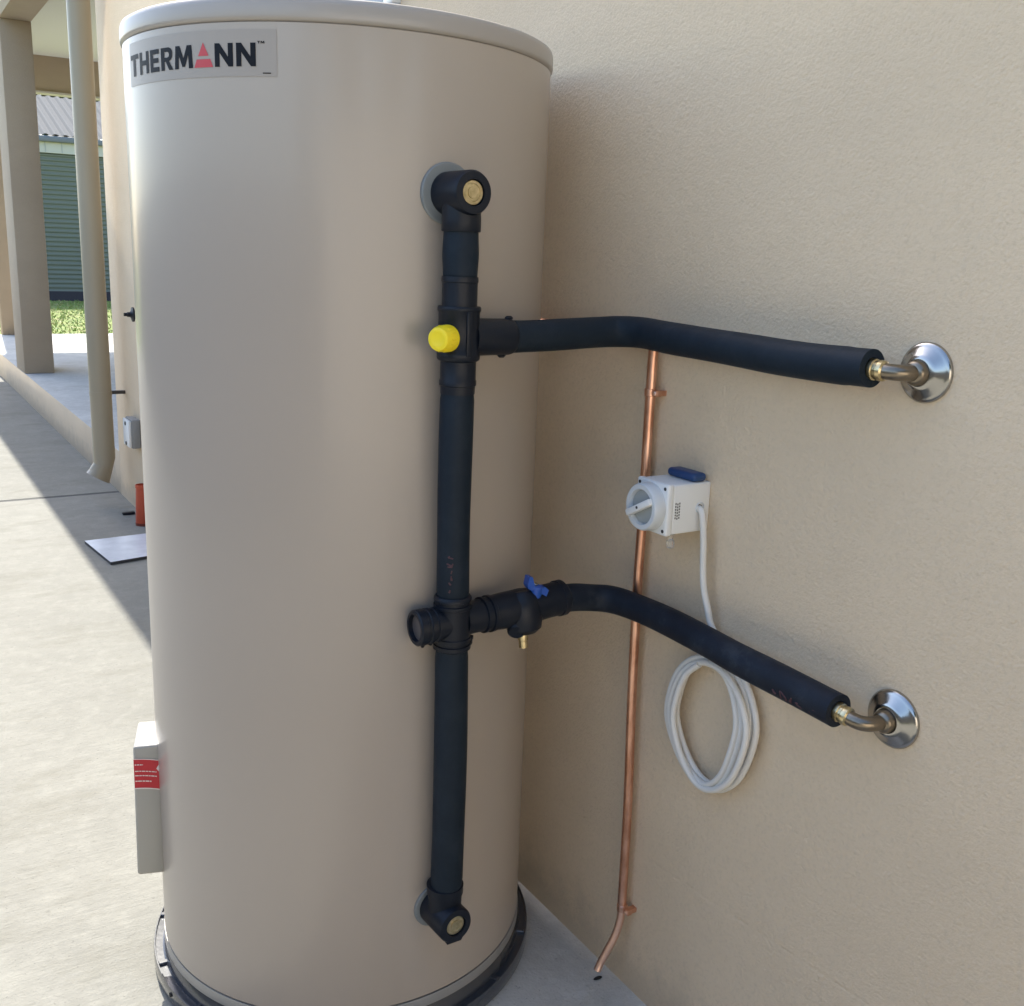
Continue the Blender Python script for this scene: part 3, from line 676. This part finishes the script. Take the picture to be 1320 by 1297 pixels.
# ================================================================== COPPER PIPE
cp = thing('copper_pipe', 'thin bare copper drain pipe running down the wall and bending out at the path', 'copper pipe', (1.005, 1.21, 0))
X0 = 1.008
pts = smooth_path([(1.008, 1.62, 1.126), (1.008, 1.45, 1.122), (1.008, 1.30, 1.120), (1.008, 1.240, 1.119), (1.008, 1.222, 1.110), (1.008, 1.221, 1.08), (1.008, 1.221, 1.0), (1.007, 1.219, .85), (1.006, 1.219, .739), (1.006, 1.215, .55), (1.007, 1.208, .35), (1.007, 1.206, .168)], 8)
bm = NB(); tube(bm, pts, .0076, 20); link('pipe', bm, COPPER, cp, True, 60)
pts = smooth_path([(1.007, 1.206, .168), (1.005, 1.205, .140), (.998, 1.206, .112), (.988, 1.209, .088), (.975, 1.213, .060), (.968, 1.213, .046)], 6)
bm = NB(); tube(bm, pts, .0066, 20, False, inner=.0052); bm.faces.new(bm.verts[:20][::-1]); link('outlet_tail', bm, COPPERL, cp, True, 60)
for z, y in ((1.040, 1.2215), (.160, 1.206)):
    bm = NB(); lathe(bm, (1.008, y, z - .006), (0, 0, 1), [(0, .0078), (.001, .0092), (.011, .0092), (.012, .0078)], 20)
    box(bm, (1.004, y - .020, z - .005), (1.014, y - .006, z + .005), .0015); box(bm, (1.010, y - .018, z - .004), (WX, y - .008, z + .004))
    c_ = link('pipe_clip', bm, COPPER, cp, True)
    bm = NB(); lathe(bm, (1.005, y - .015, z), (-1, -.4, 0), [(0, .0035), (.003, .0035), (.0035, .002)], 10); link('screw', bm, COPPERL, c_)
bm = NB(); lathe(bm, (.992, 1.240, .0), (0, 0, 1), [(.0032, .0075), (.004, .0065), (.004, 0)], 20, True, False)
bmesh.ops.scale(bm, vec=(1.2, .55, 1), verts=bm.verts, space=Matrix.Translation((-.992, -1.240, 0)))
tag(link('drain_hole', bm, DARK), 'small dark hole in the concrete below the copper pipe end', 'hole')

# ================================================================== ISOLATOR SWITCH
iso = thing('isolator_switch', 'white weatherproof rotary isolator switch mounted on the wall', 'isolator switch', (WX, 1.123, .89))
bx0 = WX - .082; y0, y1, z0, z1 = 1.090, 1.158, .853, .926
bm = NB(); box(bm, (bx0 + .012, y0, z0), (WX, y1, z1), .003, 3); hs = link('housing', bm, WHP, iso, True, 40)
bm = NB(); box(bm, (bx0, y0 - .0015, z0 - .0015), (bx0 + .0118, y1 + .0015, z1 + .0015), .0035, 3); cv = link('front_cover', bm, WHP, iso, True, 40)
for y in (y0 + .0055, y1 - .0055):
    for z in (z0 + .0055, z1 - .0055):
        bm = NB(); lathe(bm, (bx0 + .001, y, z), (-1, 0, 0), [(0, .0026), (.0016, .0026)], 12); link('screw', bm, SCREW, cv)
bc = Vector((bx0, 1.126, .8895))
bm = NB(); lathe(bm, bc, (-1, 0, 0), [(0, .0350), (.003, .0355), (.016, .0345), (.0185, .0325), (.0185, .0262), (.0150, .0250), (.0110, .0245), (.0110, 0)], 56, True, False)
dial = link('dial_ring', bm, WHP2, iso, True, 40)
bm = NB(); lathe(bm, bc + Vector((-.0112, 0, 0)), (-1, 0, 0), [(0, .0243), (.0012, .0243), (.0018, .0235), (.0018, 0)], 48, True, False); link('dial_plate', bm, GREYP, dial, True, 40)
bm = NB(); box(bm, (-.019, -.0285, -.0048), (-.006, .0285, .0048), .002, 2)
bmesh.ops.transform(bm, matrix=Matrix.Translation(bc + Vector((-.006, 0, 0))) @ Matrix.Rotation(R(-28), 4, 'X'), verts=bm.verts)
kn = link('knob', bm, WHP, dial, True, 40)
bm = NB(); lathe(bm, bc + Vector((-.0245, .0, 0)), (-1, 0, 0), [(0, .0022), (.0009, .0022)], 12); link('knob_screw', bm, SCREW, dial)
# small grey print on the side face: three short vertical text columns
for k, (x, h_) in enumerate(((.960, .020), (.9635, .0235), (.967, .018))):
    for j in range(6):
        zt = .900 - j * .0042 - (k % 2) * .001
        bm = NB(); box(bm, (x - .0011, y0 - .0003, zt - .0028), (x + .0011, y0 + .001, zt)); link('print_mark', bm, FAINT, hs)
# cable entry
ec = Vector((1.006, y0, .889))
bm = NB(); lathe(bm, ec + Vector((0, .002, 0)), (0, -1, 0), [(0, .0085), (.0026, .0085), (.0034, .0075), (.0034, .0066), (.0024, .0062)], 28, True, False); link('entry_ring', bm, WHP2, hs, True)
bm = NB(); lathe(bm, ec + Vector((-.0018, .001, -.001)), (0, -1, 0), [(0, .0058), (.0022, .0058)], 24); link('entry_hole', bm, DARK, hs)
# conduit plug on top
bm = NB(); box(bm, (.991, 1.091, z1 + .0005), (1.017, 1.152, z1 + .013), .0058, 4); link('blue_seal', bm, BLUED, iso, True, 50)
# clear drain tip below
bm = NB(); lathe(bm, (.967, 1.104, z0 + .001), (0, 0, -1), [(0, .0075), (.003, .007), (.005, .004), (.012, .0035), (.014, .0055), (.019, .0062), (.024, .005), (.026, 0)], 24, True, False); link('clear_drain_tip', bm, CLEAR, iso, True)

# ================================================================== CABLE
cb = thing('cable_coil', 'white flat sheathed cable leaving the isolator and hanging in a coil on the wall', 'cable', (WX, 1.05, .5))
XC = WX - .012
pts = [(1.004, 1.094, .889), (1.003, 1.083, .886), (1.003, 1.078, .872), (1.005, 1.0755, .840), (1.006, 1.0735, .805), (1.006, 1.068, .772), (1.008, 1.058, .742), (1.010, 1.046, .715), (1.012, 1.030, .682)]
# loops of the coil, each a little different; (y, z) measured from the coil's middle
def loop(cy, cz, wl, wr, ht, hb, x, ph=0, n=14):
    out = []
    for k in range(n):
        a = PI / 2 - 2 * PI * k / n + ph          # clockwise from the top (seen from the path)
        c, s_ = math.cos(a), math.sin(a)
        yy = -c * (wr if c > 0 else wl); zz = s_ * (ht if s_ > 0 else hb)
        if s_ < 0: yy *= 1 - .16 * s_ * s_        # hangs to a soft point
        out.append((x + .003 * math.sin(a * 2 + cy * 90), cy + yy + (.006 if s_ < 0 else 0), cz + zz))
    return out
coil = []
for cy, cz, wl, wr, ht, hb, x in ((1.030, .580, .080, .088, .100, .112, XC - .001), (1.034, .576, .086, .070, .097, .110, XC - .008), (1.030, .582, .073, .078, .092, .106, XC - .003), (1.032, .577, .078, .062, .090, .101, XC - .012), (1.028, .580, .068, .083, .088, .108, XC - .016)):
    coil += loop(cy, cz, wl, wr, ht, hb, x)
seq = pts[:-1] + coil[1:]
bm = NB(); tube(bm, smooth_path(seq, 5), .0049, 12); link('sheath', bm, PVCW, cb, True, 70)
